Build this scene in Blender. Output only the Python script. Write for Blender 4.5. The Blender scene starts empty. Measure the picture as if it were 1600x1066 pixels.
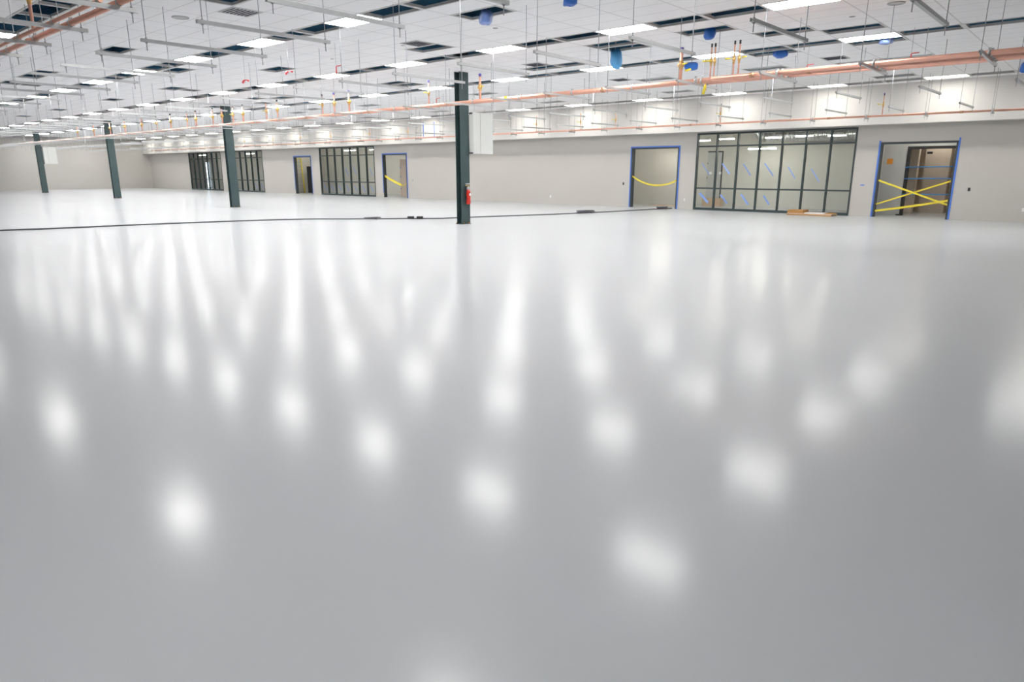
import bpy, math, random
from mathutils import Vector, Matrix
random.seed(7)
S = bpy.context.scene
COL = S.collection
PI = math.pi

# ------------------------------------------------------------------ layout constants (metres)
H = 4.62            # suspended ceiling
WY = 28.2           # long wall
BY = 27.6           # face of the bulkhead over the long wall
BZ = 3.275          # underside of the bulkhead
XE = -73.3          # far end wall
XR, YB = 9.0, -10.0 # right wall, wall behind the camera
X0, DX = -4.33, 1.2233   # ceiling grid: 4 ft module along the wall
Y0, DY = 4.227, 0.6329   # 2 ft module towards the wall
def gx(i): return X0 - DX * i
def gy(j): return Y0 + DY * j

# ------------------------------------------------------------------ camera
FPX = 1056.0
PITCH = math.atan(266 / FPX); YAW = math.radians(41.6); CH = 1.67
cam = bpy.data.cameras.new('camera'); cam.sensor_width = 36.0; cam.lens = FPX / 1600 * 36.0
cam.clip_end = 300
cob = bpy.data.objects.new('camera', cam); COL.objects.link(cob)
cob.location = (0, 0, CH); cob.rotation_euler = (PI / 2 - PITCH, 0, YAW)
S.camera = cob
def project(x, y, z):      # only used to count what stands inside the photo's field of view
    r = Vector((math.cos(YAW), math.sin(YAW), 0)); fh = Vector((-math.sin(YAW), math.cos(YAW), 0)); up = Vector((0, 0, 1))
    f = fh * math.cos(PITCH) - up * math.sin(PITCH); u = fh * math.sin(PITCH) + up * math.cos(PITCH)
    v = Vector((x, y, z - CH)); d = v.dot(f)
    if d < 0.3: return None
    return 800 + FPX * v.dot(r) / d, 533 - FPX * v.dot(u) / d
def seen(x, y, z, m=0):
    p = project(x, y, z)
    return p is not None and -m <= p[0] <= 1600 + m and -m <= p[1] <= 1066 + m

# ------------------------------------------------------------------ materials
def new_mat(name):
    m = bpy.data.materials.new(name); m.use_nodes = True
    return m, m.node_tree.nodes, m.node_tree.links, m.node_tree.nodes['Principled BSDF']
def plain(name, col, rough=0.5, metal=0.0, var=0.06, scale=6.0, spec=0.5):
    m, n, l, b = new_mat(name)
    tc = n.new('ShaderNodeTexCoord'); nz = n.new('ShaderNodeTexNoise'); nz.inputs['Scale'].default_value = scale
    nz.inputs['Detail'].default_value = 3
    mx = n.new('ShaderNodeMix'); mx.data_type = 'RGBA'
    c = (*col, 1)
    mx.inputs['A'].default_value = tuple(max(0, v * (1 - var)) for v in col) + (1,)
    mx.inputs['B'].default_value = tuple(min(1, v * (1 + var)) for v in col) + (1,)
    l.new(tc.outputs['Object'], nz.inputs['Vector']); l.new(nz.outputs['Fac'], mx.inputs['Factor'])
    l.new(mx.outputs['Result'], b.inputs['Base Color'])
    b.inputs['Roughness'].default_value = rough; b.inputs['Metallic'].default_value = metal
    b.inputs['Specular IOR Level'].default_value = spec
    return m
def glow(name, col, power):
    m, n, l, b = new_mat(name)
    b.inputs['Base Color'].default_value = (.8, .8, .8, 1)
    b.inputs['Emission Color'].default_value = (*col, 1); b.inputs['Emission Strength'].default_value = power
    return m
LP = 24.0
M = {}
M['panel'] = glow('lit_diffuser', (1.0, .985, .965), LP)
M['panelwarm'] = glow('warm_dim_diffuser', (1.0, .97, .86), LP * .48)
M['strip'] = glow('lit_strip_lens', (1.0, .96, .84), 26.0)
M['daylight'] = glow('bright_daylight', (.72, .85, 1.0), 3.0)
M['lightframe'] = plain('white_light_trim', (.8, .8, .8), .5)
M['wall'] = plain('warm_white_paint', (.55, .53, .50), .75, var=.025, scale=.7)
M['bulk'] = plain('white_bulkhead_paint', (.66, .645, .635), .75, var=.015, scale=.7)
M['room'] = plain('grey_room_paint', (.62, .61, .575), .8, var=.03, scale=.8)
M['roomceil'] = plain('dark_deck', (.30, .31, .33), .8)
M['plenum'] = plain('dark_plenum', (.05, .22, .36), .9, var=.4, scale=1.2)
M['curb'] = plain('grey_curb_metal', (.58, .58, .565), .5, metal=.0)
M['strut'] = plain('galvanised_strut', (.50, .51, .51), .42, metal=.55, var=.12, scale=9)
M['rod'] = plain('zinc_threaded_rod', (.40, .41, .43), .65, metal=.0, spec=.25)
M['nut'] = plain('zinc_nut', (.34, .35, .36), .4, metal=.6)
M['copper'] = plain('copper_pipe', (.84, .46, .35), .40, metal=.55, var=.16, scale=5)
M['copperdull'] = plain('dull_copper', (.60, .33, .20), .45, metal=.5, var=.3, scale=12)
M['brass'] = plain('brass_valve', (.72, .45, .16), .35, metal=.6)
M['yellow'] = plain('yellow_plastic', (.85, .70, .05), .5)
M['orange'] = plain('orange_cap', (.75, .25, .03), .6)
M['bluecap'] = plain('blue_cap', (.08, .07, .30), .6)
M['steel'] = plain('dark_green_grey_steel_paint', (.050, .085, .088), .42, var=.22, scale=4)
M['frame'] = plain('dark_green_window_frame', (.035, .055, .058), .4, var=.1)
M['frame2'] = plain('dark_door_frame', (.040, .050, .058), .45, var=.1)
M['bluetape'] = plain('blue_masking_tape', (.08, .20, .66), .6)
M['bluepale'] = plain('pale_blue_tape', (.24, .38, .80), .6)
M['bluebright'] = plain('bright_blue_tape', (.05, .28, .68), .6)
M['cabinet'] = plain('light_grey_cabinet', (.72, .73, .70), .5, var=.02)
M['bracket'] = plain('dark_bracket', (.10, .10, .12), .5)
M['red'] = plain('red_enamel', (.72, .03, .015), .3)
M['redtag'] = plain('red_ribbon', (.78, .12, .13), .6)
M['white'] = plain('white_plastic', (.82, .82, .80), .5)
M['grey'] = plain('mid_grey', (.45, .45, .45), .5)
M['black'] = plain('black_rubber', (.02, .02, .022), .55)
M['cable'] = plain('dark_grey_cable', (.13, .13, .145), .6)
M['card'] = plain('brown_cardboard', (.47, .25, .09), .8, var=.15)
M['ply'] = plain('pale_plywood', (.62, .46, .33), .75, var=.2)
M['paper'] = plain('white_board', (.85, .83, .86), .7, var=.02)
M['beige'] = plain('beige_corridor_paint', (.62, .53, .45), .7, var=.03)
M['doorleaf'] = plain('grey_door_leaf', (.50, .51, .51), .5, var=.04)
M['sign'] = plain('orange_sign_face', (.72, .27, .03), .6)
M['duct'] = plain('galvanised_duct', (.55, .57, .58), .28, metal=.85, var=.12, scale=3)
M['insul'] = plain('perforated_vent_face', (.52, .52, .52), .6)
M['slot'] = plain('dark_vent_slot', (.05, .055, .07), .7)

def wrap_mat():
    m, n, l, b = new_mat('blue_plastic_film')
    b.inputs['Base Color'].default_value = (.12, .45, .86, 1); b.inputs['Roughness'].default_value = .3
    return m
M['wrap'] = wrap_mat()
m_, n_, l_, b_ = new_mat('dark_blue_film'); b_.inputs['Base Color'].default_value = (.025, .14, .52, 1); b_.inputs['Roughness'].default_value = .35
M['wrapdark'] = m_
m_, n_, l_, b_ = new_mat('pale_blue_film'); b_.inputs['Base Color'].default_value = (.20, .32, .72, 1); b_.inputs['Roughness'].default_value = .3
b_.inputs['Transmission Weight'].default_value = .2
M['wrappale'] = m_

def glass_mat():
    m = bpy.data.materials.new('window_glass'); m.use_nodes = True
    n, l = m.node_tree.nodes, m.node_tree.links
    n.clear()
    o = n.new('ShaderNodeOutputMaterial'); mx = n.new('ShaderNodeMixShader'); tr = n.new('ShaderNodeBsdfTransparent')
    gl = n.new('ShaderNodeBsdfGlossy'); fr = n.new('ShaderNodeFresnel'); fr.inputs['IOR'].default_value = 1.5
    gl.inputs['Roughness'].default_value = .02; tr.inputs['Color'].default_value = (.90, .93, .92, 1)
    l.new(fr.outputs[0], mx.inputs[0]); l.new(tr.outputs[0], mx.inputs[1]); l.new(gl.outputs[0], mx.inputs[2])
    l.new(mx.outputs[0], o.inputs[0])
    return m
M['glass'] = glass_mat()

def floor_mat():
    m, n, l, b = new_mat('grey_epoxy_floor')
    tc = n.new('ShaderNodeTexCoord')
    big = n.new('ShaderNodeTexNoise'); big.inputs['Scale'].default_value = .35; big.inputs['Detail'].default_value = 4
    mp = n.new('ShaderNodeMapping'); mp.inputs['Scale'].default_value = (.35, 3.0, 1); mp.inputs['Rotation'].default_value = (0, 0, .5)
    st = n.new('ShaderNodeTexNoise'); st.inputs['Scale'].default_value = 2.2; st.inputs['Detail'].default_value = 4
    l.new(tc.outputs['Object'], big.inputs['Vector']); l.new(tc.outputs['Object'], mp.inputs['Vector']); l.new(mp.outputs[0], st.inputs['Vector'])
    mx = n.new('ShaderNodeMix'); mx.data_type = 'RGBA'
    mx.inputs['A'].default_value = (.49, .508, .53, 1); mx.inputs['B'].default_value = (.52, .535, .555, 1)
    l.new(big.outputs['Fac'], mx.inputs['Factor']); l.new(mx.outputs['Result'], b.inputs['Base Color'])
    mr = n.new('ShaderNodeMapRange'); mr.inputs['To Min'].default_value = .40; mr.inputs['To Max'].default_value = .48
    l.new(st.outputs['Fac'], mr.inputs['Value']); l.new(mr.outputs[0], b.inputs['Roughness'])
    b.inputs['Specular IOR Level'].default_value = .08
    b.inputs['Coat Weight'].default_value = .42; b.inputs['Coat IOR'].default_value = 1.42; b.inputs['Coat Roughness'].default_value = .165
    bp = n.new('ShaderNodeBump'); bp.inputs['Strength'].default_value = .012; bp.inputs['Distance'].default_value = .02
    l.new(st.outputs['Fac'], bp.inputs['Height']); l.new(bp.outputs[0], b.inputs['Normal']); l.new(bp.outputs[0], b.inputs['Coat Normal'])
    return m
M['floor'] = floor_mat()

def ceiling_mat():
    m, n, l, b = new_mat('white_ceiling_tiles')
    tc = n.new('ShaderNodeTexCoord'); sx = n.new('ShaderNodeSeparateXYZ'); l.new(tc.outputs['Object'], sx.inputs[0])
    def line(sock, off, mod, w):
        a = n.new('ShaderNodeMath'); a.operation = 'SUBTRACT'; a.inputs[1].default_value = off; l.new(sock, a.inputs[0])
        d = n.new('ShaderNodeMath'); d.operation = 'DIVIDE'; d.inputs[1].default_value = mod; l.new(a.outputs[0], d.inputs[0])
        pp = n.new('ShaderNodeMath'); pp.operation = 'PINGPONG'; pp.inputs[1].default_value = .5; l.new(d.outputs[0], pp.inputs[0])
        c = n.new('ShaderNodeMath'); c.operation = 'LESS_THAN'; c.inputs[1].default_value = w / mod / 2; l.new(pp.outputs[0], c.inputs[0])
        return c.outputs[0]
    a = line(sx.outputs['X'], X0, DX, .028); c = line(sx.outputs['Y'], Y0, DY, .022)
    mxm = n.new('ShaderNodeMath'); mxm.operation = 'MAXIMUM'; l.new(a, mxm.inputs[0]); l.new(c, mxm.inputs[1])
    nz = n.new('ShaderNodeTexNoise'); nz.inputs['Scale'].default_value = 90; nz.inputs['Detail'].default_value = 2
    l.new(tc.outputs['Object'], nz.inputs['Vector'])
    t = n.new('ShaderNodeMix'); t.data_type = 'RGBA'
    t.inputs['A'].default_value = (.86, .85, .85, 1); t.inputs['B'].default_value = (.91, .90, .905, 1)
    l.new(nz.outputs['Fac'], t.inputs['Factor'])
    mx = n.new('ShaderNodeMix'); mx.data_type = 'RGBA'; mx.inputs['B'].default_value = (.66, .655, .655, 1)
    l.new(mxm.outputs[0], mx.inputs['Factor']); l.new(t.outputs['Result'], mx.inputs['A'])
    l.new(mx.outputs['Result'], b.inputs['Base Color']); b.inputs['Roughness'].default_value = .85
    return m
M['ceil'] = ceiling_mat()

# ------------------------------------------------------------------ mesh builder
class MB:
    def __init__(s): s.v = []; s.f = []; s.sm = []
    def quad(s, *p):
        k = len(s.v); s.v += [tuple(q) for q in p]; s.f.append(tuple(range(k, k + len(p)))); s.sm.append(False)
        return s
    def box(s, x0, x1, y0, y1, z0, z1):
        k = len(s.v)
        s.v += [(x0, y0, z0), (x1, y0, z0), (x1, y1, z0), (x0, y1, z0), (x0, y0, z1), (x1, y0, z1), (x1, y1, z1), (x0, y1, z1)]
        for f in ((0, 3, 2, 1), (4, 5, 6, 7), (0, 1, 5, 4), (1, 2, 6, 5), (2, 3, 7, 6), (3, 0, 4, 7)):
            s.f.append(tuple(k + i for i in f)); s.sm.append(False)
        return s
    def tube(s, pts, r, n=10, caps=True):
        pts = [Vector(p) for p in pts]; rs = r if isinstance(r, (list, tuple)) else [r] * len(pts)
        k = len(s.v); N = len(pts); ref = None
        for i, p in enumerate(pts):
            a = pts[max(0, i - 1)]; b = pts[min(N - 1, i + 1)]
            t = (b - a)
            if t.length < 1e-7: t = Vector((0, 0, 1))
            t.normalize()
            if ref is None: ref = Vector((0, 0, 1)) if abs(t.z) < .9 else Vector((1, 0, 0))
            u = t.cross(ref); 
            if u.length < 1e-5: u = t.cross(Vector((0, 1, 0)))
            u.normalize(); w = t.cross(u); ref = -w if False else ref
            for q in range(n):
                an = 2 * PI * q / n
                s.v.append(tuple(p + (u * math.cos(an) + w * math.sin(an)) * rs[i]))
        for i in range(N - 1):
            for q in range(n):
                q2 = (q + 1) % n
                s.f.append((k + i * n + q, k + i * n + q2, k + (i + 1) * n + q2, k + (i + 1) * n + q)); s.sm.append(True)
        if caps:
            s.f.append(tuple(k + q for q in reversed(range(n)))); s.sm.append(False)
            s.f.append(tuple(k + (N - 1) * n + q for q in range(n))); s.sm.append(False)
        return s
    def lathe(s, prof, n=16, c=(0, 0, 0)):   # profile of (r, z)
        k = len(s.v)
        for r, z in prof:
            for q in range(n):
                an = 2 * PI * q / n; s.v.append((c[0] + r * math.cos(an), c[1] + r * math.sin(an), c[2] + z))
        for i in range(len(prof) - 1):
            for q in range(n):
                q2 = (q + 1) % n
                s.f.append((k + i * n + q, k + i * n + q2, k + (i + 1) * n + q2, k + (i + 1) * n + q)); s.sm.append(True)
        s.f.append(tuple(k + q for q in reversed(range(n)))); s.sm.append(False)
        e = len(prof) - 1
        s.f.append(tuple(k + e * n + q for q in range(n))); s.sm.append(False)
        return s
    def prism(s, prof, y0, y1):              # profile of (x, z) extruded along y
        k = len(s.v); n = len(prof)
        s.v += [(x, y0, z) for x, z in prof] + [(x, y1, z) for x, z in prof]
        for q in range(n):
            q2 = (q + 1) % n
            s.f.append((k + q, k + q2, k + n + q2, k + n + q)); s.sm.append(False)
        s.f.append(tuple(k + q for q in reversed(range(n)))); s.f.append(tuple(k + n + q for q in range(n))); s.sm += [False, False]
        return s
    def mesh(s, name, mat):
        me = bpy.data.meshes.new(name); me.from_pydata(s.v, [], s.f); me.materials.append(M[mat])
        me.polygons.foreach_set('use_smooth', s.sm); me.update()
        return me
def obj(name, mb, mat, parent=None, loc=(0, 0, 0)):
    me = mb if isinstance(mb, bpy.types.Mesh) else mb.mesh(name, mat)
    o = bpy.data.objects.new(name, me); COL.objects.link(o); o.location = loc
    if parent: o.parent = parent
    return o
def tag(o, label, cat, group=None):
    o['label'] = label; o['category'] = cat
    if group: o['group'] = group
    return o
def thing(name, label, cat, loc=(0, 0, 0), rz=0, group=None):
    o = bpy.data.objects.new(name, None); COL.objects.link(o); o.location = loc; o.rotation_euler = (0, 0, rz)
    o.empty_display_size = .1
    return tag(o, label, cat, group)
def struct(name, mb, mat, parent=None):
    o = obj(name, mb, mat, parent)
    if not parent: o['kind'] = 'structure'
    return o
def copy_tree(root, loc, rz=None):
    r = root.copy(); COL.objects.link(r); r.location = loc
    if rz is not None: r.rotation_euler = (0, 0, rz)
    for ch in list(root.children):
        c = ch.copy(); COL.objects.link(c); c.parent = r
        for g in list(ch.children):
            d = g.copy(); COL.objects.link(d); d.parent = c
    return r
ORD = ['first', 'second', 'third', 'fourth', 'fifth', 'sixth', 'seventh', 'eighth', 'ninth', 'tenth', 'eleventh', 'twelfth',
       'thirteenth', 'fourteenth', 'fifteenth', 'sixteenth', 'seventeenth', 'eighteenth', 'nineteenth', 'twentieth']
def nth(k):                                   # k from 1
    if k <= 20: return ORD[k - 1]
    t = {2: 'twenty', 3: 'thirty', 4: 'forty', 5: 'fifty'}[k // 10]
    if k % 10 == 0: return {2: 'twentieth', 3: 'thirtieth', 4: 'fortieth', 5: 'fiftieth'}[k // 10]
    return t + '-' + ORD[k % 10 - 1]
def from_right(k): return 'rightmost' if k == 1 else nth(k) + ' from right'

# ------------------------------------------------------------------ shell
struct('floor', MB().box(-77, XR + .2, YB - .2, 36.5, -.2, 0), 'floor')

DOORS = [(-7.0, -4.55, 2.68), (-17.56, -15.1, 2.71), (-36.2, -33.8, 2.71), (-46.8, -44.5, 2.70)]
WINS = [(-14.28, -7.82, 7), (-43.4, -37.05, 7), (-56.87, -51.35, 6), (-64.52, -58.3, 7)]
ops = sorted([(a, b, z) for a, b, z in DOORS] + [(a, b, 3.24) for a, b, n in WINS])
w = MB(); x = XE - 3.2
for a, b, z in ops:
    w.box(x, a, WY, WY + .18, 0, H + .3); w.box(a, b, WY, WY + .18, z, H + .3); x = b
w.box(x, XR, WY, WY + .18, 0, H + .3)
struct('wall_back', w, 'wall')
struct('trim_1', MB().box(XE, XR, BY, WY, BZ, H + .3), 'bulk')
struct('wall_left', MB().box(XE - .2, XE, YB, WY + .2, 0, H + .3), 'wall')
struct('wall_right', MB().box(XR, XR + .2, YB, WY + .2, 0, H + .3), 'wall')
struct('wall_front', MB().box(XE, XR, YB - .2, YB, 0, H + .3), 'wall')
struct('trim_2', MB().box(XE - .3, XR + .3, YB - .3, BY + .4, H + 1.5, H + 1.6), 'plenum')     # deck high above the ceiling

# ------------------------------------------------------------------ ceiling grid: lights, open slots, missing tiles
open_cells = {}
LIGHT_ROWS = [35, 28, 21, 14, 7, 0]
lights = {}
imin, imax = -11, 56
for j in LIGHT_ROWS + [-7, -14]:  # last two rows are unseen panels added to brighten the floor near the camera
    for i in range(imin, imax):
        if i % 3 == 0 and not (j == 0 and i % 6):
            if j in (7, 14, 21) and i < 0 or i < -4 or (j < 0 and i > -3): continue       # right bay is unlit; added rows thinned to tune the near floor's brightness
            lights[(i, j)] = True
        elif seen((gx(i) + gx(i + 1)) / 2, gy(j + .5), H, 40) and gx(i) > -70:
            open_cells[(i, j)] = 'slot'
SCATTER = [(4, 9), (7, 12), (12, 4), (6, 3), (18, 4), (17, 4), (20, 4), (20, 5), (29, 11), (34, 11), (23, 11), (14, 8), (18, 11),
           (12, 11), (19, 17), (18, 18), (20, 19), (21, 24), (23, 25), (12, 18), (12, 19), (18, 25), (18, 32), (12, 25), (6, 19),
           (4, 16), (4, 17), (2, 16), (6, 26), (2, 22), (3, 26), (1, 18), (0, 19), (0, 22), (0, 27), (1, 27), (1, 33), (7, 32),
           (12, 32), (7, 19), (23, 18), (29, 18), (29, 25), (34, 18), (40, 11), (40, 18), (23, 32)]
for c in SCATTER: open_cells[c] = 'scatter'
VENTS = [(7, 11), (7, 4), (7, 18), (7, 25), (1, 25), (18, 12), (23, 19)]
cm = MB()
j0, j1 = -23, 37
for j in range(j0, j1):
    ya, yb = max(gy(j), YB), min(gy(j + 1), BY)
    if yb <= ya: continue
    run = None
    for i in range(imin, imax + 1):
        hole = (i, j) in open_cells or i == imax
        if not hole and run is None: run = i
        if hole and run is not None:
            xa, xb = min(gx(run), XR), max(gx(i), XE)
            cm.quad((xb, ya, H), (xb, yb, H), (xa, yb, H), (xa, ya, H)); run = None
struct('ceiling', cm, 'ceil')

# opening frames (a folded metal curb standing up from the grid)
T, CU = .05, .045
def curb():
    b = MB(); x, y = DX / 2, DY / 2
    for (xa, xb, ya, yb) in ((-x, x, -y, -y + T), (-x, x, y - T, y), (-x, -x + T, -y + T, y - T), (x - T, x, -y + T, y - T)):
        b.box(xa, xb, ya, yb, -.006, CU)
    return b.mesh('ceiling_opening', 'curb')
cme = curb()
def row_phrase(j): return {35: 'light row nearest long wall', 28: 'second light row from long wall', 21: 'third light row from long wall',
                           14: 'fourth light row from long wall', 7: 'fifth light row from long wall', 0: 'sixth light row from long wall'}[j]
def bay_phrase(j):
    b = j // 7
    return {4: 'between first and second light rows from long wall', 3: 'between second and third light rows from long wall',
            2: 'between third and fourth light rows from long wall', 1: 'between fourth and fifth light rows from long wall',
            0: 'between fifth and sixth light rows from long wall'}[b]
def ctr(i, j): return ((gx(i) + gx(i + 1)) / 2, gy(j + .5), H)
def pxx(c): return project(*c)[0] if project(*c) else 9999
for j in LIGHT_ROWS:
    cs = sorted([c for c in open_cells if c[1] == j and open_cells[c] == 'slot'], key=lambda c: -pxx(ctr(*c)))
    for k, c in enumerate(cs):
        o = obj('ceiling_opening', cme, None, loc=ctr(*c))
        o['kind'] = 'structure'; tag(o, 'open dark ceiling slot, ' + from_right(k + 1) + ', ' + row_phrase(j), 'ceiling opening', 'open slots between the ceiling lights')
bays = {}
for c in SCATTER: bays.setdefault(c[1] // 7, []).append(c)
for b in bays:
    for k, c in enumerate(sorted(bays[b], key=lambda c: -pxx(ctr(*c)))):
        o = obj('ceiling_opening', cme, None, loc=ctr(*c))
        o['kind'] = 'structure'; tag(o, 'missing tile opening, ' + from_right(k + 1) + ', ' + bay_phrase(c[1]), 'ceiling opening', 'missing ceiling tiles')

# lights
lf = MB(); x, y = DX / 2 - .006, DY / 2 - .006
for (xa, xb, ya, yb) in ((-x, x, -y, -y + .02), (-x, x, y - .02, y), (-x, -x + .02, -y + .02, y - .02), (x - .02, x, -y + .02, y - .02)):
    lf.box(xa, xb, ya, yb, -.012, .0)
lfm = lf.mesh('light_frame', 'lightframe')
ldw = MB().box(-x + .02, x - .02, -y + .02, y - .02, -.009, -.002).mesh('diffuser', 'panelwarm')
ldm = MB().box(-x + .02, x - .02, -y + .02, y - .02, -.009, -.002).mesh('diffuser', 'panel')
for j in LIGHT_ROWS + [-7, -14]:
    cs = sorted([c for c in lights if c[1] == j and gx(c[0] + 1) > XE + .5 and gx(c[0]) < XR - .5], key=lambda c: -c[0], reverse=True)
    k = 0
    for c in cs:
        p = ctr(*c)
        vis = any(seen(p[0] + a, p[1] + b, H) for a in (-.6, 0, .6) for b in (-.3, .3))
        if vis:
            k += 1; lab = 'lit white ceiling panel, ' + from_right(k) + ', ' + row_phrase(j); g = 'ceiling panel lights'
        else:
            if not (-32 < p[0] < 5): continue
            lab = 'unseen lit white ceiling panel outside the picture, overhead near the camera'; g = 'ceiling panel lights out of the picture'
        t = thing('ceiling_light', lab, 'ceiling light', p, group=g)
        obj('light_frame', lfm, None, t); obj('diffuser', ldw if j == 35 else ldm, None, t)

# vents (square louvred grilles)
vf = MB(); a = .30
for (xa, xb, ya, yb) in ((-a, a, -a, -a + .04), (-a, a, a - .04, a), (-a, -a + .04, -a + .04, a - .04), (a - .04, a, -a + .04, a - .04)): vf.box(xa, xb, ya, yb, -.012, -.001)
vfm = vf.mesh('vent_frame', 'insul')
vs = MB()
for q in range(7): vs.box(-a + .04, a - .04, -.24 + q * .075, -.21 + q * .075, -.010, -.001)
vsm = vs.mesh('louvre', 'slot')
for k, (i, j) in enumerate(VENTS):
    p = ctr(i, j); off = .28 if i == 7 else (-.28 if i == 1 else 0)
    lab = {(7, 11): 'small louvred vent beside the missing tile left of the picture centre top', (7, 4): 'dark louvred vent at the top edge left of centre',
           (7, 18): 'small pale vent behind the nearest column top, right of a missing tile', (7, 25): 'pale vent just below the large blue bag',
           (1, 25): 'louvred vent above the thick copper pipes at the right', (18, 12): 'small vent beside a missing tile in the left half',
           (23, 19): 'faint vent between the second column and the red ribbon'}[(i, j)]
    t = thing('ceiling_vent', lab, 'ceiling vent', (p[0] + off, p[1], H), group='ceiling vents')
    obj('vent_frame', vfm, None, t); obj('louvre', vsm, None, t)

# round ceiling discs
for (i, j, r, lab) in [(8.37, 3.62, .16, 'round white ceiling speaker at upper left'), (-.54, 16.42, .15, 'round ceiling speaker at the top edge at right')]:
    t = thing('ceiling_speaker', lab, 'speaker', (gx(i), gy(j), H))
    obj('rim', MB().lathe([(r, 0), (r, -.012), (r - .03, -.02), (r - .03, -.004)], 24), 'grey', t)
    obj('grille', MB().lathe([(r - .03, -.004), (r - .03, -.012)], 24), 'insul', t)
for (i, j, lab) in [(.22, 17.48, 'small round cover plate above the long missing tile at right'), (5.14, 11.38, 'small round cover plate right of the picture centre top'),
                    (7.65, 11.4, 'small round cover plate left of the louvred vent'), (10.12, 11.44, 'small round cover plate above the fifth row slots')]:
    tag(obj('ceiling_cover_plate', MB().lathe([(.055, 0), (.055, -.008), (.03, -.014)], 16), 'insul', loc=(gx(i), gy(j), H)), lab, 'cover plate', 'ceiling cover plates')

# ------------------------------------------------------------------ trapeze hangers
ZS = 3.43
def strut_mesh(L):
    h, t, lp = .022, .004, .009
    prof = [(-h, -h), (h, -h), (h, h), (h - lp, h), (h - lp, h - t), (h - t, h - t), (h - t, -h + t), (-h + t, -h + t), (-h + t, h - t), (-h + lp, h - t), (-h + lp, h), (-h, h)]
    return MB().prism(prof, 0, L).mesh('channel', 'strut')
rodm = MB().tube([(0, 0, -.13), (0, 0, H - ZS)], .0062, 6).mesh('threaded_rod', 'rod')
nutm = MB().tube([(0, 0, -.036), (0, 0, -.024)], .014, 6).box(-.02, .02, -.02, .02, -.0255, -.022).tube([(0, 0, .024), (0, 0, .036)], .014, 6).mesh('nut', 'nut')
ROWS = {'first hanger row from the long wall': (22.1, 1.9), 'second hanger row from the long wall': (17.40, 1.92), 'third hanger row from the long wall': (12.96, 1.86),
        'fourth hanger row from the long wall': (8.52, 1.84), 'fifth hanger row from the long wall': (4.12, 1.88)}
LEFT_ROW = 'left copper pipes hanger row'
def hanger_proto(L, near):
    t = thing('trapeze_hanger', '', 'pipe hanger')
    obj('channel', strut_mesh(L), None, t)
    for y in (.07, L - .07):
        r = obj('threaded_rod', rodm, None, t, (0, y, 0))
        if near: obj('nut', nutm, None, r)
    return t
protos = {}
def place_hanger(L, near, loc, rz, label, group):
    if (L, near) not in protos:
        t = hanger_proto(L, near); protos[(L, near)] = t; t.location = loc; t.rotation_euler = (0, 0, rz)
    else:
        t = copy_tree(protos[(L, near)], loc, rz)
    tag(t, label, 'pipe hanger', group)
rnd = random.Random(3)
COLX = [(-15.95, 15.6), (-31.5, 15.7), (-47.2, 15.95), (-63.1, 16.2)]
for ph, (ya, L) in ROWS.items():
    k = 0
    for q in range(-2, 42):
        X = -2.0 - 1.70 * q; a = math.radians(rnd.uniform(-1.5, 1.6)); dy = rnd.uniform(-.03, .02); dz = rnd.uniform(-.012, .012) if ya != 12.96 else 0
        if X < XE + 1: continue
        if not (seen(X, ya, ZS) or seen(X, ya + L, ZS)): continue
        k += 1
        place_hanger(L, X > -26, (X, ya + dy, ZS + dz), a, 'grey strut trapeze hanger, ' + from_right(k) + ', ' + ph.replace('the ', ''), 'trapeze hangers under the ceiling')
for k, X in enumerate((-7.2, -8.77, -10.42, -11.97, -13.4, -14.8)):
    place_hanger(1.72, True, (X, 1.72, ZS), rnd.uniform(-.02, .02), 'grey strut hanger under upper left copper pipes, ' + from_right(k + 1), 'hangers of the upper left copper pipes')

# ------------------------------------------------------------------ copper pipes
def add_clamp(parent, x, y, z, r, mat='strut', name='pipe_clamp'):
    obj(name, MB().tube([(-.02, 0, 0), (.02, 0, 0)], r + .008, 14).box(-.018, .018, -r * .5, r * .5, r * .8, r + .035), mat, parent, (x, y, z))
def run_pipe(name, label, xa, xb, y, z, r, mat='copper', clamps=(), couplings=()):
    z = ZS + .022 + r + .011 if name == 'copper_pipe' and y < 20 else z
    t = thing(name, label, 'pipe', (0, y, z))
    obj('pipe', MB().tube([(xa, 0, 0), (xb, 0, 0)], r, 16), mat, t)
    for c in clamps: add_clamp(t, c, 0, 0, r)
    for c in couplings: obj('coupling', MB().tube([(c - .05, 0, 0), (c + .05, 0, 0)], r + .006, 16), 'copperdull', t)
    return t
def riser(parent, x, zb, h=.60, r=.016, cap='bluecap', lever=1, big=False, arm=None):
    s = obj('riser', MB().tube([(x, 0, zb), (x, 0, zb + h)], r, 10), 'copper', parent)
    zc = zb + h * .52
    obj('valve_body', MB().tube([(x, 0, zc - .09), (x, 0, zc - .05), (x, 0, zc - .045), (x, 0, zc), (x, 0, zc + .045), (x, 0, zc + .05), (x, 0, zc + .09)],
                                [r * 1.3, r * 1.3, r * 1.7, r * 2.3, r * 1.7, r * 1.3, r * 1.3], 10), 'brass', s)
    obj('lever', MB().tube([(x, 0, zc), (x + lever * .07, -.03, zc + .01)], .006, 6).tube([(x + lever * .07, -.03, zc + .01), (x + lever * .17, -.045, zc + .02)], .014, 8), 'yellow', s)
    obj('cap', MB().tube([(x, 0, zb + h - .01), (x, 0, zb + h + .06)], r * 1.25, 10), cap, s)
cl_main = [-2.0 - 1.70 * q for q in range(-1, 34)]
mainA = run_pipe('copper_pipe', 'thick copper main pipe with capped valve risers across the picture', 4.0, -58.8, 14.05, 3.51, .055, clamps=cl_main[:20],
                 couplings=[-4.9, -9.6, -11.2, -16.7, -18.6, -22.2, -29.0, -36.0])
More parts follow.
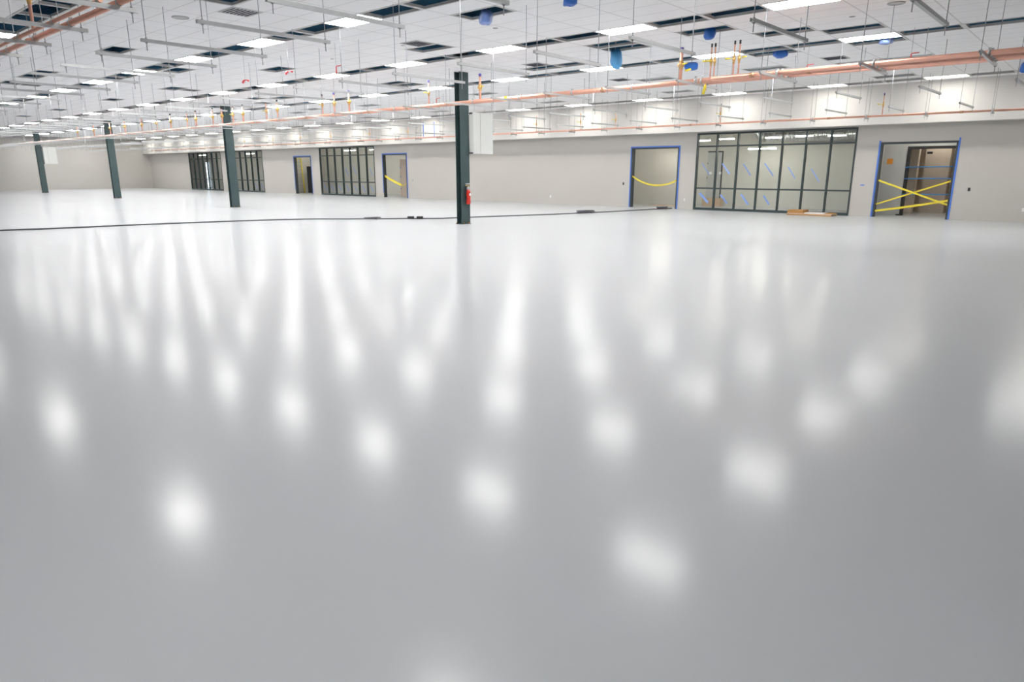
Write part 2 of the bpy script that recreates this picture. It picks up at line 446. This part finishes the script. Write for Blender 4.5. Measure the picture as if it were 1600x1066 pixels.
for X, r, cap, lv in [(-7.61, .036, 'bluecap', 1), (-6.92, .014, 'black', -1), (-6.84, .014, 'black', -1), (-6.42, .015, 'black', -1), (-6.31, .015, 'black', 1), (-13.64, .03, 'bluecap', 1),
                      (-15.73, .018, 'bluecap', -1), (-19.67, .03, 'bluecap', 1), (-20.51, .028, 'bluecap', 1), (-21.22, .02, 'black', -1), (-24.18, .026, 'black', 1), (-24.99, .02, 'black', -1),
                      (-26.8, .03, 'black', 1), (-27.63, .026, 'black', -1), (-28.57, .03, 'black', 1), (-29.38, .024, 'black', -1), (-31.0, .034, 'black', 1), (-31.86, .022, 'black', -1),
                      (-33.6, .03, 'black', 1), (-35.2, .022, 'black', -1), (-37.0, .03, 'black', 1), (-39.2, .03, 'black', -1), (-41.3, .03, 'black', 1), (-43.8, .03, 'black', -1), (-46.5, .026, 'black', 1)]:
    riser(mainA, X, .05, .60, r, cap, lv)
s_ = obj('drain_valve', MB().tube([(-7.0, -.02, -.05), (-7.0, -.02, -.20)], .022, 10), 'brass', mainA)
obj('lever', MB().tube([(-7.0, -.03, -.10), (-7.02, -.06, -.28)], .03, 8), 'yellow', s_)
obj('tag', MB().box(-.09, -.0, -.075, -.068, -.06, .06), 'yellow', mainA, (-12.6, 0, .0))
run_pipe('copper_pipe', 'thinner copper pipe lying right behind the thick main pipe at the right', 4.0, -7.1, 14.33, 3.488, .034, clamps=cl_main[:5])
run_pipe('copper_pipe', 'dull copper pipe in front of the thick main, ending near the yellow drain valve', 4.0, -6.75, 13.78, 3.497, .042, 'copper', clamps=cl_main[:5], couplings=[-1.2, -5.9])
run_pipe('copper_pipe', 'innermost of the four copper pipes at the right edge', 4.0, -3.72, 14.55, 3.49, .034, clamps=cl_main[:4])
L1 = run_pipe('copper_pipe', 'upper of two copper pipes in the top left corner with a valve riser', -8.75, -17.5, 3.06, 3.477, .025, clamps=(-8.8, -10.42, -11.97, -13.4))
riser(L1, -11.25, .02, .75, .022, 'bluecap', -1)
run_pipe('copper_pipe', 'lower and thicker of two copper pipes in the top left corner', -6.6, -17.5, 3.26, 3.488, .036, clamps=(-8.77, -10.42, -11.97, -13.4), couplings=[-12.3])
FPY, FPZ = 25.62, 3.43
far = run_pipe('copper_pipe', 'slim copper pipe along the bulkhead above the door openings', 1.0, -66.0, FPY, FPZ, .032, clamps=[-3.4 - 1.75 * q for q in range(20)], couplings=[-4.2, -8.1, -13.3])
for X, c in [(-5.75 * FPY / 22.9, 'bluecap'), (-10.8 * FPY / 22.9, 'black'), (-15.03 * FPY / 22.9, 'black'), (-16.68 * FPY / 22.9, 'orange'), (-18.96 * FPY / 22.9, 'orange'), (-30.5, 'orange'), (-34.0, 'orange'), (-38.0, 'orange'), (-41.5, 'orange'), (-45, 'orange'), (-49, 'orange')]:
    riser(far, X, .03, .62, .015, c, -1)
# the slim pipe's own hangers
fc = MB().box(-.022, .022, -.24, .24, -.082, -.0405)
fcm = fc.mesh('channel', 'strut')
frm = MB().tube([(0, 0, -.16), (0, 0, H - FPZ)], .0062, 6).mesh('threaded_rod', 'rod')
first = None; k = 0
for q in range(38):
    X = -3.4 - 1.75 * q
    if not seen(X, FPY, FPZ): continue
    k += 1
    if first is None:
        first = thing('pipe_hanger', '', 'pipe hanger', (X, FPY, FPZ))
        obj('channel', fcm, None, first)
        for y in (-.2, .2): obj('threaded_rod', frm, None, first, (0, y, 0))
        t = first
    else: t = copy_tree(first, (X, FPY, FPZ))
    tag(t, 'short two-rod hanger under the slim bulkhead copper pipe, ' + from_right(k), 'pipe hanger', 'hangers of the slim copper pipe')

# ------------------------------------------------------------------ red ribbons on wires, blue wrapped devices
for (X, Y, z, kind, lab) in [(-17.87, 9.52, 3.98, 0, 'red ribbon on a wire up to the right of the second column'), (-15.51, 9.39, 3.98, 0, 'red ribbon on a wire just below a missing tile left of centre'),
                             (-14.65, 10.15, 3.98, 1, 'thin red drop on a wire above the lit panels left of the nearest column'), (-17.81, 16.24, 3.9, 1, 'thin red drop just left of the nearest column, above the thick pipe'),
                             (-6.13, 17.43, 3.98, 1, 'thin red drop just above the thick copper pipes at right'), (-3.91, 17.25, 3.98, 1, 'rightmost thin red drop, above a lit panel and the thick pipes')]:
    t = thing('hanging_ribbon', lab, 'ribbon', (X, Y, z), group='red ribbons hanging from the ceiling')
    obj('wire', MB().tube([(0, 0, -.05), (0, 0, H - z)], .004, 6), 'rod', t)
    if kind == 0: obj('ribbon', MB().tube([(-.10, -.02, -.05), (-.05, -.01, .0), (0, 0, .015), (.06, .02, .01), (.11, .03, -.01)], [.028, .03, .012, .014, .024], 8), 'redtag', t)
    else: obj('ribbon', MB().tube([(0, 0, -.12), (0, 0, .1), (.01, 0, .12), (.14, .04, .13)], [.018, .014, .012, .010], 8), 'redtag', t)

def crumple(rx, ry, hh, seed, mat, skew=0.0):
    rr = random.Random(seed); b = MB(); n, m = 18, 10; k = 0
    ph = [rr.uniform(0, 6) for _ in range(6)]
    prof = [(.55, 0), (.8, -.06), (.95, -.2), (1, -.4), (1.0, -.6), (.95, -.75), (.85, -.88), (.6, -.97), (.25, -1.0)]
    for a, z in prof:
        for q in range(n):
            t = 2 * PI * q / n
            w = 1 + .10 * math.sin(3 * t + ph[0] + z * 4) + .07 * math.sin(7 * t + ph[1] - z * 6) + rr.uniform(-.03, .03)
            b.v.append((rx * a * w * math.cos(t) + skew * z * -1, ry * a * w * math.sin(t), hh * z + rr.uniform(-.01, .01) - .03 * hh * math.sin(2 * t + ph[2]) * a))
    for i in range(len(prof) - 1):
        for q in range(n):
            q2 = (q + 1) % n
            b.f.append((i * n + q, i * n + q2, (i + 1) * n + q2, (i + 1) * n + q)); b.sm.append(True)
    b.f.append(tuple(range(n - 1, -1, -1))); b.sm.append(False)
    e = (len(prof) - 1) * n; b.f.append(tuple(e + q for q in range(n))); b.sm.append(False)
    return b
for (i, j, rx, hh, mat, sd, lab, z) in [(4.86, 17.85, .14, .46, 'wrap', 1, 'long light blue plastic bag hanging from a ceiling opening', H + .03),
                                     (4.42, 9.45, .13, .26, 'wrappale', 2, 'translucent blue plastic wrapping in the opening at top centre', H + .03),
                                     (2.89, 9.75, .12, .13, 'wrapdark', 3, 'dark blue bundle cut by the top edge', H + .0),
                                     (2.42, 16.45, .12, .24, 'wrapdark', 4, 'square blue wrapped device in an opening right of the large bag', H + .05),
                                     (4.45, 22.75, .19, .22, 'wrapdark', 5, 'blue wrapped device with a yellow tag right of the copper riser', H + .03),
                                     (2.30, 22.3, .17, .20, 'wrapdark', 6, 'blue wrapped device above the right thick pipes', H + .04),
                                     (.33, 22.4, .15, .13, 'wrappale', 7, 'pale blue shiny dome under the right lit panel', H + .03),
                                     (-1.36, 32.3, .13, .28, 'wrapdark', 8, 'blue wrapped bundle at the right picture edge', H + .0)]:
    t = thing('wrapped_device', lab, 'wrapped ceiling device', (gx(i), gy(j), z), group='blue wrapped ceiling devices')
    obj('stem', MB().tube([(0, 0, -.05), (0, 0, 1.5 - (z - H))], .012, 8), 'strut', t)
    obj('plastic_wrap', crumple(rx, rx, hh, sd, mat, .06 if sd == 1 else 0), mat, t)
    if sd == 5: obj('yellow_tag', MB().tube([(-.08, -.16, -.24), (.08, -.16, -.21)], .03, 8), 'yellow', t)

# ------------------------------------------------------------------ columns, cabinets, extinguisher
cw = ['nearest', 'second nearest', 'third nearest', 'farthest']
cnames = ['dark steel column with fire extinguisher, nearest the camera', 'dark steel column standing in front of the third glazed wall', 'dark steel column between the far end cabinet and the second column', 'farthest dark steel column at the left, holding a grey cabinet']
cols = []
for k, (X, Y) in enumerate(COLX):
    t = thing('steel_column', cnames[k], 'column', (X, Y, 0), group=None)
    hx, hy = .115, .19
    c = MB().box(hx - .018, hx, -hy, hy, 0, H + 1.5).box(-hx, -hx + .018, -hy, hy, 0, H + 1.5).box(-hx + .018, hx - .018, -.006, .006, 0, H + 1.5)
    obj('shaft', c, 'steel', t)
    obj('base_plate', MB().box(-.14, .14, -.21, .21, 0, .012), 'steel', t)
    for (sx, sy) in ((-.12, -.198), (.128, -.1), (.128, .12), (-.12, .198)): obj('anchor_bolt', MB().tube([(sx, sy, .012), (sx, sy, .05)], .014, 6), 'orange', t)
    cols.append(t)
c1 = cols[0]
obj('outlet_box', MB().box(-.03, .07, -.05, -.006, 1.06, 1.19), 'white', c1)
ob = obj('outlet_box', MB().box(-.03, .07, -.05, -.006, .42, .55), 'white', c1)
obj('conduit', MB().tube([(.03, -.03, .42), (.03, -.03, .013)], .018, 10), 'black', c1)
for nm, lab, x0, y0, z0 in [('electrical_cabinet', 'pale grey double door cabinet on the nearest column', -15.85, 15.80, 2.19), ('electrical_cabinet', 'pale grey double door cabinet on the farthest column', -63.0, 16.40, 2.2)]:
    t = thing(nm, lab, 'cabinet', (x0, y0, z0), group='grey cabinets on columns')
    obj('body', MB().box(0, .19, .01, .89, 0, 1.26), 'cabinet', t)
    obj('door', MB().box(.191, .205, .015, .305, .01, 1.25), 'cabinet', t); obj('door', MB().box(.191, .205, .312, .885, .01, 1.25), 'cabinet', t)
    obj('bracket', MB().box(.02, .16, -.012, .009, .0, .05), 'bracket', t); obj('bracket', MB().box(.02, .16, -.012, .009, 1.20, 1.25), 'bracket', t)
    obj('seam_strip', MB().box(.2055, .209, .303, .314, .01, 1.25), 'grey', t)
t = thing('fire_extinguisher', 'red fire extinguisher hung on the nearest dark steel column', 'fire extinguisher', (-15.835 + .089, 15.63, .63))
r = .072
obj('cylinder', MB().lathe([(r * .8, 0), (r, .02), (r, .36), (r * .93, .41), (r * .6, .45), (.03, .47)], 20), 'red', t)
obj('neck', MB().lathe([(.045, .455), (.05, .47), (.05, .55), (.03, .56)], 14), 'grey', t)
obj('handle', MB().box(-.015, .015, -.13, .05, .575, .595).box(-.012, .012, -.02, .03, .55, .58), 'brass', t)
obj('lever', MB().box(-.015, .015, -.12, .06, .625, .645), 'white', t)
obj('hose', MB().tube([(0, -.04, .56), (.01, -.10, .53), (.01, -.115, .42), (.01, -.105, .24), (.01, -.09, .14)], .013, 8), 'black', t)
obj('bracket', MB().box(-.085, -.06, -.03, .03, .1, .5), 'bracket', t)
obj('instruction_label', MB().box(.02, r + .003, -.03, .045, .27, .34), 'white', t)

# ------------------------------------------------------------------ glazed walls (windows)
FD0, FD1 = WY - .02, WY + .12
def glazed(n, xa, xb, np_, tapes):
    t = bpy.data.objects.new('window_%d' % n, None); COL.objects.link(t); t['kind'] = 'structure'
    t.location = (xa, WY, 0); w = xb - xa; m = .028; d0, d1 = -.02, .11
    fr = MB().box(0, .06, d0, d1, 0, 3.24).box(w - .06, w, d0, d1, 0, 3.24).box(.06, w - .06, d0, d1, 3.17, 3.24).box(.06, w - .06, d0, d1, 0, .10)
    obj('window_frame', fr, 'frame', t)
    step = w / np_
    for k in range(1, np_): obj('mullion', MB().box(k * step - m, k * step + m, d0, d1, .10, 3.17), 'frame', t)
    for z in (.93, 2.69):
        b = MB()
        for k in range(np_): b.box(k * step + (m if k else .06), (k + 1) * step - (m if k < np_ - 1 else .06), d0 + .01, d1 - .01, z - .03, z + .03)
        obj('rail', b, 'frame', t)
    g = MB()
    for k in range(np_):
        for za, zb in ((.10, .90), (.96, 2.66), (2.72, 3.17)):
            a, b = k * step + m, (k + 1) * step - m
            g.quad((a, .04, za), (b, .04, za), (b, .04, zb), (a, .04, zb))
    obj('glass', g, 'glass', t)
    for (k, z, dx, dz, wd) in tapes:                            # strips of blue tape stuck across the panes
        cx = (k + .5) * step; 
        nx, nz = dz, dx; L = math.hypot(dx, dz); nx, nz = dz / L * wd / 2, dx / L * wd / 2
        p = [(cx - dx / 2 - nx, z + dz / 2 - nz), (cx + dx / 2 - nx, z - dz / 2 - nz), (cx + dx / 2 + nx, z - dz / 2 + nz), (cx - dx / 2 + nx, z + dz / 2 + nz)]
        obj('tape_strip', MB().prism(p, .034, .037), 'bluepale', t)
    return t
big = [(0, 1.75, .38, .50, .035), (1, 1.75, .36, .44, .06), (2, 1.72, .34, .46, .05), (3, 1.72, .40, .50, .05), (4, 1.6, .30, .44, .04), (5, 1.5, .34, .5, .04),
       (0, .52, .42, .40, .10), (1, .50, .34, .36, .07), (2, .5, .34, .42, .08), (3, .5, .26, .36, .07)]
glazed(1, *WINS[0], big)
glazed(2, *WINS[1], [(k, .5, .3, .42, .06) for k in range(7)] + [(3, 1.6, .3, .5, .05), (6, 1.6, .3, .5, .05), (4, 1.7, .3, .5, .05)])
glazed(3, *WINS[2], [(k, .5, .3, .42, .06) for k in (4, 5)])
glazed(4, *WINS[3], [])

# ------------------------------------------------------------------ door openings with taped frames
def tape_box(b, *a): return b.box(*a)
for n, (xa, xb, z) in enumerate(DOORS, 1):
    t = bpy.data.objects.new('door_%d' % n, None); COL.objects.link(t); t['kind'] = 'structure'; t.location = (xa, WY, 0)
    w = xb - xa; f = .07; d0, d1 = -.015, .20
    obj('door_frame', MB().box(0, f, d0, d1, 0, z).box(w - f, w, d0, d1, 0, z).box(f, w - f, d0, d1, z - f, z), 'frame2', t)
    e = .045
    tp = MB().box(-e, .012, -.019, -.0155, .0 if n < 3 else .3, z + (.06 if n == 1 else e)).box(w - .012, w + e, -.019, -.0155, 0, z + (.10 if n == 1 else e))
    if n > 1: tp.box(.012, w - .012, -.019, -.0155, z - .01, z + e)
    obj('masking_tape', tp, 'bluetape', t)

# ------------------------------------------------------------------ rooms behind the long wall
RB, RZ = 32.1, 4.1
struct('wall_rooms', MB().box(-76.5, -7.35, RB, RB + .15, 0, RZ + .2), 'room')
for k, xp in enumerate((-76.6, -48.9, -32.4, -20.6, -7.35)):
    struct('wall_partition_%d' % (k + 1), MB().box(xp, xp + .12, WY + .18, RB, 0, RZ + .2), 'room')
struct('ceiling_rooms', MB().box(-76.6, -2.0, WY + .18, RB + 4.2, RZ + .2, RZ + .3), 'roomceil')
# corridor behind the right door: an inner wall with a second doorway
IY = 29.75
struct('wall_inner', MB().box(-7.23, -6.42, IY, IY + .12, 0, RZ).box(-6.42, -4.72, IY, IY + .12, 2.56, RZ).box(-4.72, -3.5, IY, IY + .12, 0, RZ).box(-3.6, -3.5, WY + .18, IY, 0, RZ), 'doorleaf')
struct('wall_corridor', MB().box(-9.0, -3.2, 33.2, 33.3, 0, RZ).box(-3.3, -3.2, IY + .12, 33.2, 0, RZ).box(-7.23, -7.1, 31.4, 33.2, 0, RZ), 'beige')
struct('trim_3', MB().box(-6.62, -6.32, 31.2, 31.5, 0, RZ).box(-6.28, -5.4, 32.2, 32.6, 0, RZ), 'beige')   # corridor piers
t = bpy.data.objects.new('door_5', None); COL.objects.link(t); t['kind'] = 'structure'; t.location = (-6.42, IY, 0)
obj('door_frame', MB().box(0, .10, -.03, .13, 0, 2.56).box(1.64, 1.70, -.03, .13, 0, 2.56).box(.10, 1.64, -.03, .13, 2.46, 2.56).box(-.12, .0, -.03, .0, 0, .05), 'black', t)
obj('door_closer', MB().box(.62, .80, .14, .19, 2.28, 2.36).box(.62, .66, .19, .4, 2.30, 2.33), 'black', t)
tag(obj('warning_sign', MB().box(-.10, .10, -.012, -.001, -.10, .10), 'sign', loc=(-6.98, IY, 2.02)), 'small orange square sign on the grey wall inside the right doorway', 'sign')
for k, z in enumerate((1.80, 1.38, .80)):
    b = MB().tube([(-6.40, IY - .05, z), (-5.8, IY - .06, z + .01), (-4.70, IY - .05, z + .02)], .022, 6)
    tag(obj('barrier_tape', b, 'bluebright'), ['highest', 'middle', 'lowest'][k] + ' of three blue tapes stretched across the inner doorway', 'tape', 'blue tapes across the inner doorway')
def ribbon(pts, wd):
    b = MB()
    for i in range(len(pts) - 1):
        a, c = Vector(pts[i]), Vector(pts[i + 1])
        for s in (0, 1):
            yy = .003 * (1 if s else -1)
            q = [a + Vector((0, yy, -wd / 2)), c + Vector((0, yy, -wd / 2)), c + Vector((0, yy, wd / 2)), a + Vector((0, yy, wd / 2))]
            b.quad(*(q if not s else q[::-1]))
    return b
TY = WY + .05
def tape(pts, wd, lab): tag(obj('caution_tape', ribbon(pts, wd), 'yellow'), lab, 'caution tape', 'yellow caution tapes')
def line(a, c, n=8, sag=0, y=TY):
    return [(a[0] + (c[0] - a[0]) * k / n, y + .004 * k, a[1] + (c[1] - a[1]) * k / n - sag * 4 * (k / n) * (1 - k / n)) for k in range(n + 1)]
tape(line((-6.93, 1.33), (-4.62, .50)), .065, 'yellow caution tape sloping down to the right across the right doorway')
tape(line((-6.93, .46), (-4.62, 1.33), y=TY + .06), .055, 'yellow caution tape rising to the right, crossing the other, in the right doorway')
tape(line((-6.93, .22), (-4.62, .66), sag=.02, y=TY + .03), .075, 'lowest yellow caution tape across the right doorway')
tape(line((-17.49, 1.42), (-15.17, 1.27), 12, .32), .07, 'sagging yellow caution tape across the doorway where the floor cable ends')
tape(line((-36.1, 1.35), (-34.5, .80), 8, .03), .14, 'yellow caution tape across the third doorway, drooping to the right')
tape(line((-34.5, .80), (-33.87, 1.0), 6, .1), .04, 'thin yellow tape end at the right of the third doorway')

# back room contents
t = bpy.data.objects.new('door_6', None); COL.objects.link(t); t['kind'] = 'structure'; t.location = (-15.62, RB, 0)
obj('door_frame', MB().box(.73, .78, -.03, 0, 0, 2.6).box(0, .73, -.03, 0, 2.54, 2.6), 'frame2', t)
obj('door_leaf', MB().box(.0, .73, -.02, 0, 0, 2.54), 'doorleaf', t)
obj('notice', MB().box(.12, .26, -.026, -.0205, 1.5, 1.62), 'paper', t)
obj('notice', MB().box(.62, .75, -.036, -.0305, 1.5, 1.62), 'paper', t)
obj('hinge', MB().box(.0, .03, -.03, -.0205, 1.98, 2.06).box(.0, .03, -.03, -.0205, 1.3, 1.38), 'bracket', t)
tag(obj('cardboard_box', MB().box(-.45, .45, -.2, .2, 0, .38).box(-.45, .45, -.21, -.2, .36, .37), 'ply', loc=(-15.0, 31.6, 0)), 'pale cardboard box behind the glass near the left end of the big glazed wall', 'box')
tag(obj('cardboard_sheet', MB().box(-.75, .75, -.35, .35, 0, .012), 'ply', loc=(-17.0, 30.6, 0)), 'pale cardboard sheet lying on the floor inside the cable doorway', 'cardboard')
t = thing('air_duct', 'round silver duct high behind the right glazed wall', 'duct', (0, 31.4, 3.18))
dd = MB(); pts = []; rs = []
for k in range(34):
    xx = -7.5 - k * .15; pts += [(xx, 0, 0), (xx - .012, 0, 0), (xx - .02, 0, 0)]; rs += [.25, .262, .25]
dd.tube(pts, rs, 20)
obj('duct_run', dd, 'duct', t)
obj('elbow', MB().tube([(-12.56, 0, 0), (-12.75, 0, .05), (-12.9, 0, .2), (-12.95, 0, .5), (-12.95, 0, 1.1)], .25, 20), 'duct', t)
obj('hanger_strap', MB().box(-9.02, -8.98, -.27, -.262, 0, 1.1).box(-11.52, -11.48, -.27, -.262, 0, 1.1), 'strut', t)
t = thing('copper_pipe', 'copper pipe above the silver duct behind the right glazed wall', 'pipe', (0, 31.0, 3.62))
obj('pipe', MB().tube([(-7.4, 0, 0), (-14.8, 0, 0)], .03, 12), 'copper', t)
obj('hanger_strap', MB().box(-9.02, -8.98, -.03, .03, .025, .685).box(-13.02, -12.98, -.03, .03, .025, .68), 'strut', t)
STRIPS = [(-12.4, 30.7, 2.62, 'long lit strip light hanging lowest behind the big glazed wall'), (-15.0, 30.2, 3.02, 'lit strip light behind the left end pane of the big glazed wall'),
          (-13.85, 30.2, 3.06, 'lit strip light behind the second top pane of the big glazed wall'), (-11.75, 30.2, 3.06, 'lit strip light behind the fourth top pane of the big glazed wall'),
          (-10.45, 30.2, 3.08, 'lit strip light behind the fifth top pane of the big glazed wall'), (-9.15, 30.2, 3.06, 'lit strip light behind the sixth top pane of the big glazed wall'),
          (-17.3, 30.9, 2.86, 'lit strip light at the upper right of the cable doorway'), (-19.3, 29.6, 3.6, 'unseen strip light added to brighten the cable doorway, hidden above its head'),  # the hidden strip here and every one below is added to brighten the rooms
          (-42.5, 30.2, 3.1, 'added strip light brightening the room behind the left panes of the middle glazed wall'), (-39.5, 30.2, 3.1, 'added strip light brightening the room behind the right panes of the middle glazed wall'), (-44.5, 29.6, 3.6, 'unseen added strip light left of the middle glazed wall, above the doorway'),
          (-37.4, 30.2, 3.3, 'added strip light brightening the inside of the third doorway'), (-34.6, 30.2, 3.6, 'unseen added strip light right of the third doorway'),
          (-47.4, 30.0, 3.6, 'unseen added strip light above the step ladder'), (-53.0, 30.2, 3.1, 'added strip light brightening the room behind the glazed wall right of the second column'), (-57.0, 30.2, 3.1, 'added strip light brightening the room behind the second column'),
          (-60.8, 30.2, 3.1, 'added strip light brightening the room behind the right panes of the farthest glazed wall'), (-66.0, 30.2, 3.1, 'added strip light brightening the room behind the left panes of the farthest glazed wall'),
          (-5.6, 31.6, 3.4, 'added strip light brightening the corridor behind the right doorway'), (-5.6, 28.95, 3.5, 'unseen added strip light in the lobby above the head of the right doorway')]
for k, (X, Y, z, lab) in enumerate(STRIPS):
    t = thing('hanging_strip_light', lab, 'light', (X, Y, z), group='strip lights in the back rooms'); q = .62 if k in (0, 6) or k > 6 else .34
    obj('housing', MB().box(-q, q, -.07, .07, .02, .07), 'white', t); obj('lens', MB().box(-q + .01, q - .01, -.06, .06, -.02, .019), 'strip', t)
    for s_ in (-q * .8, q * .8): obj('wire', MB().tube([(s_, 0, .07), (s_, 0, RZ + .21 - z)], .005, 6), 'rod', t)
t = thing('daylit_glass_door', 'bright daylit glass door seen through the farthest glazed wall', 'glass door', (-69.2, RB - .06, 0))
obj('pane', MB().box(-.32, .32, -.02, .02, .05, 2.5), 'daylight', t)
obj('frame', MB().box(-.38, -.32, -.03, .03, 0, 2.56).box(.32, .38, -.03, .03, 0, 2.56).box(-.32, .32, -.03, .03, 2.5, 2.56).box(-.32, .32, -.03, .03, 0, .05).box(-.32, .32, -.03, .03, .95, 1.02), 'frame', t)
t = thing('steel_locker', 'dark tall locker at the right inside the fourth doorway', 'locker', (-47.55, 30.1, 0), math.radians(40))
obj('body', MB().box(-.28, .28, -.2, .2, 0, 2.0), 'frame2', t); obj('locker_door', MB().box(-.27, .27, -.22, -.201, .05, 1.97), 'black', t)
t = thing('open_door_leaf', 'pale open door leaf with blue taped hinges inside the third doorway', 'door', (-35.42, 29.4, 0))
obj('leaf', MB().box(-.45, .45, -.02, .02, .01, 2.4), 'beige', t); obj('edge_strip', MB().box(-.475, -.451, -.022, .022, .01, 2.4), 'copperdull', t)
for z in (.5, 1.25, 1.85): obj('hinge_tape', MB().box(-.50, -.42, -.026, -.0225, z, z + .07), 'bluetape', t)
# step ladder in the fourth doorway
t = thing('step_ladder', 'tall yellow step ladder standing inside the fourth doorway', 'ladder', (-47.85, 29.25, 0), math.radians(58))
def rail(x0, y0, x1, y1): return MB().tube([(x0, y0, 0.0), (x1, y1, 2.55)], .045, 6)
obj('rail', rail(-.30, -.1, -.16, .18), 'yellow', t); obj('rail', rail(.30, -.1, .16, .18), 'yellow', t)
obj('back_leg', rail(-.28, .85, -.15, .22), 'yellow', t); obj('back_leg', rail(.28, .85, .15, .22), 'yellow', t)
for k in range(8):
    z = .28 + k * .29; u = z / 2.55; obj('step', MB().box(-.29 + .13 * u, .29 - .13 * u, -.16 + .28 * u, -.05 + .28 * u, z - .015, z + .015), 'grey', t)
obj('top_cap', MB().box(-.2, .2, .1, .3, 2.55, 2.60), 'yellow', t)

# ------------------------------------------------------------------ small things on the long wall
def plate(x, z, mat, lab, cat='outlet', w=.07, h=.115): tag(obj('wall_outlet', MB().box(-w / 2, w / 2, -.012, -.0005, -h / 2, h / 2).box(-w / 4, w / 4, -.016, -.012, -h / 3, h / 3), mat, loc=(x, WY, z)), lab, cat, 'small boxes on the long wall')
plate(-17.95, 1.08, 'black', 'small black outlet left of the cable doorway'); plate(-14.72, .42, 'white', 'white outlet between the cable doorway and the big glazed wall')
plate(-22.35, .38, 'white', 'white outlet low on the wall right of the nearest column'); plate(-4.05, 1.05, 'black', 'small black outlet right of the right doorway')
plate(-2.45, .42, 'white', 'white outlet at the right picture edge'); plate(-33.3, 1.1, 'grey', 'small grey outlet right of the third doorway')
plate(-49.0, .95, 'grey', 'small grey outlet left of the fourth doorway'); plate(-47.6, 1.0, 'grey', 'tiny grey outlet beside the fourth doorway frame')
tag(obj('tape_mark', MB().box(-.07, .07, -.003, -.0005, -.02, .02), 'bluetape', loc=(-7.45, WY, 1.15)), 'small blue tape mark between the big glazed wall and right doorway', 'tape')
b = MB()
for (xa, xb, za, zb) in ((-.50, -.44, 0, .86), (.44, .50, 0, .86), (-.44, .44, 0, .05)): b.box(xa, xb, -.006, -.0005, za, zb)
tag(obj('masking_outline', b, 'bluetape', loc=(-31.0, BY, 3.55)), 'blue tape outline on the bulkhead left of the nearest column', 'tape')

# ------------------------------------------------------------------ floor things
t = thing('wooden_pallet', 'flat plywood board lying before the right end of the big glazed wall', 'board', (-8.95, 27.62, 0))
obj('board', MB().box(-.85, .80, -.40, .32, .04, .075), 'ply', t)
for y in (-.36, 0, .28): obj('runner', MB().box(-.84, .79, y - .035, y + .035, 0, .04), 'card', t)
tag(obj('cardboard_box', MB().box(-.30, .30, -.33, .25, 0, .12).box(-.30, .30, -.04, -.03, .12, .122), 'card', loc=(-9.50, 27.62, .075)), 'flattened brown cardboard box at the left end of the plywood board', 'box')
tag(obj('white_panel', MB().box(-.44, .28, -.30, .22, 0, .03), 'paper', loc=(-8.72, 27.60, .075)), 'white panel lying on the plywood board beside brown cardboard', 'panel')
tag(obj('wood_offcut', MB().box(-.22, .06, -.2, .2, 0, .03), 'card', loc=(-8.20, 27.62, .075)), 'brown wood offcut at the right end of the plywood board', 'wood')

cpts = [(-25.2, 2.0), (-24.2, 4.2), (-23.67, 5.6), (-23.44, 6.6), (-23.2, 8.1), (-22.8, 9.8), (-22.2, 11.8), (-21.3, 13.5), (-20.4, 14.3), (-20.05, 14.9), (-19.6, 15.15), (-19.05, 15.85), (-18.62, 16.2),
        (-18.23, 16.6), (-18.05, 17.2), (-17.8, 17.95), (-17.3, 19.4), (-16.75, 20.9), (-16.4, 22.3), (-16.1, 23.5), (-15.85, 24.8), (-15.65, 26.6), (-15.45, 27.9), (-15.35, 28.25)]
def smooth(pts, n=6):
    out = []
    for i in range(len(pts) - 1):
        p0 = pts[max(0, i - 1)]; p1 = pts[i]; p2 = pts[i + 1]; p3 = pts[min(len(pts) - 1, i + 2)]
        for k in range(n):
            u = k / n
            out.append(tuple(.5 * (2 * b + (c - a) * u + (2 * a - 5 * b + 4 * c - d) * u * u + (3 * b - a - 3 * c + d) * u ** 3) for a, b, c, d in zip(p0, p1, p2, p3)))
    return out + [pts[-1]]
t = thing('power_cable', 'long dark power cable snaking across the whole floor to a doorway', 'cable', (0, 0, 0))
obj('cord', MB().tube([(x, y, .021) for x, y in smooth(cpts)], .021, 8), 'cable', t)
for (x, y) in ((-18.98, 15.93), (-18.72, 16.13)):
    obj('connector', MB().tube([(x - .09, y - .07, .05), (x + .09, y + .07, .05)], .05, 10), 'black', t)
def coil(cx, cy, R, nn, seed):
    rr = random.Random(seed); P = []
    for k in range(nn * 14 + 1):
        a = 2 * PI * k / 14; q = R * (1 + .12 * math.sin(a * .37 + seed))
        P.append((cx + q * math.cos(a) * .55, cy + q * math.sin(a) * 1.2, .026 + .028 * (k / 14) + rr.uniform(-.004, .004)))
    return MB().tube(P, .02, 6)
obj('slack_loop', coil(-16.3, 22.9, .42, 3, 1), 'cable', t); obj('slack_loop', coil(-15.42, 27.5, .30, 3, 2), 'cable', t); obj('slack_loop', coil(-19.75, 14.85, .28, 2, 3), 'cable', t)

# ------------------------------------------------------------------ world and colour management
wd = bpy.data.worlds.new('world'); S.world = wd; wd.use_nodes = True
wd.node_tree.nodes['Background'].inputs[0].default_value = (.8, .85, .9, 1); wd.node_tree.nodes['Background'].inputs[1].default_value = .3
S.view_settings.view_transform = 'Standard'; S.view_settings.look = 'None'; S.view_settings.gamma = 1.0; S.view_settings.exposure = 0.6
S.view_settings.use_curve_mapping = False
S.cycles.max_bounces = 8; S.cycles.diffuse_bounces = 5; S.cycles.glossy_bounces = 4; S.cycles.transparent_max_bounces = 12
S.cycles.use_denoising = True; S.cycles.use_light_tree = True; S.cycles.sample_clamp_indirect = 8.0
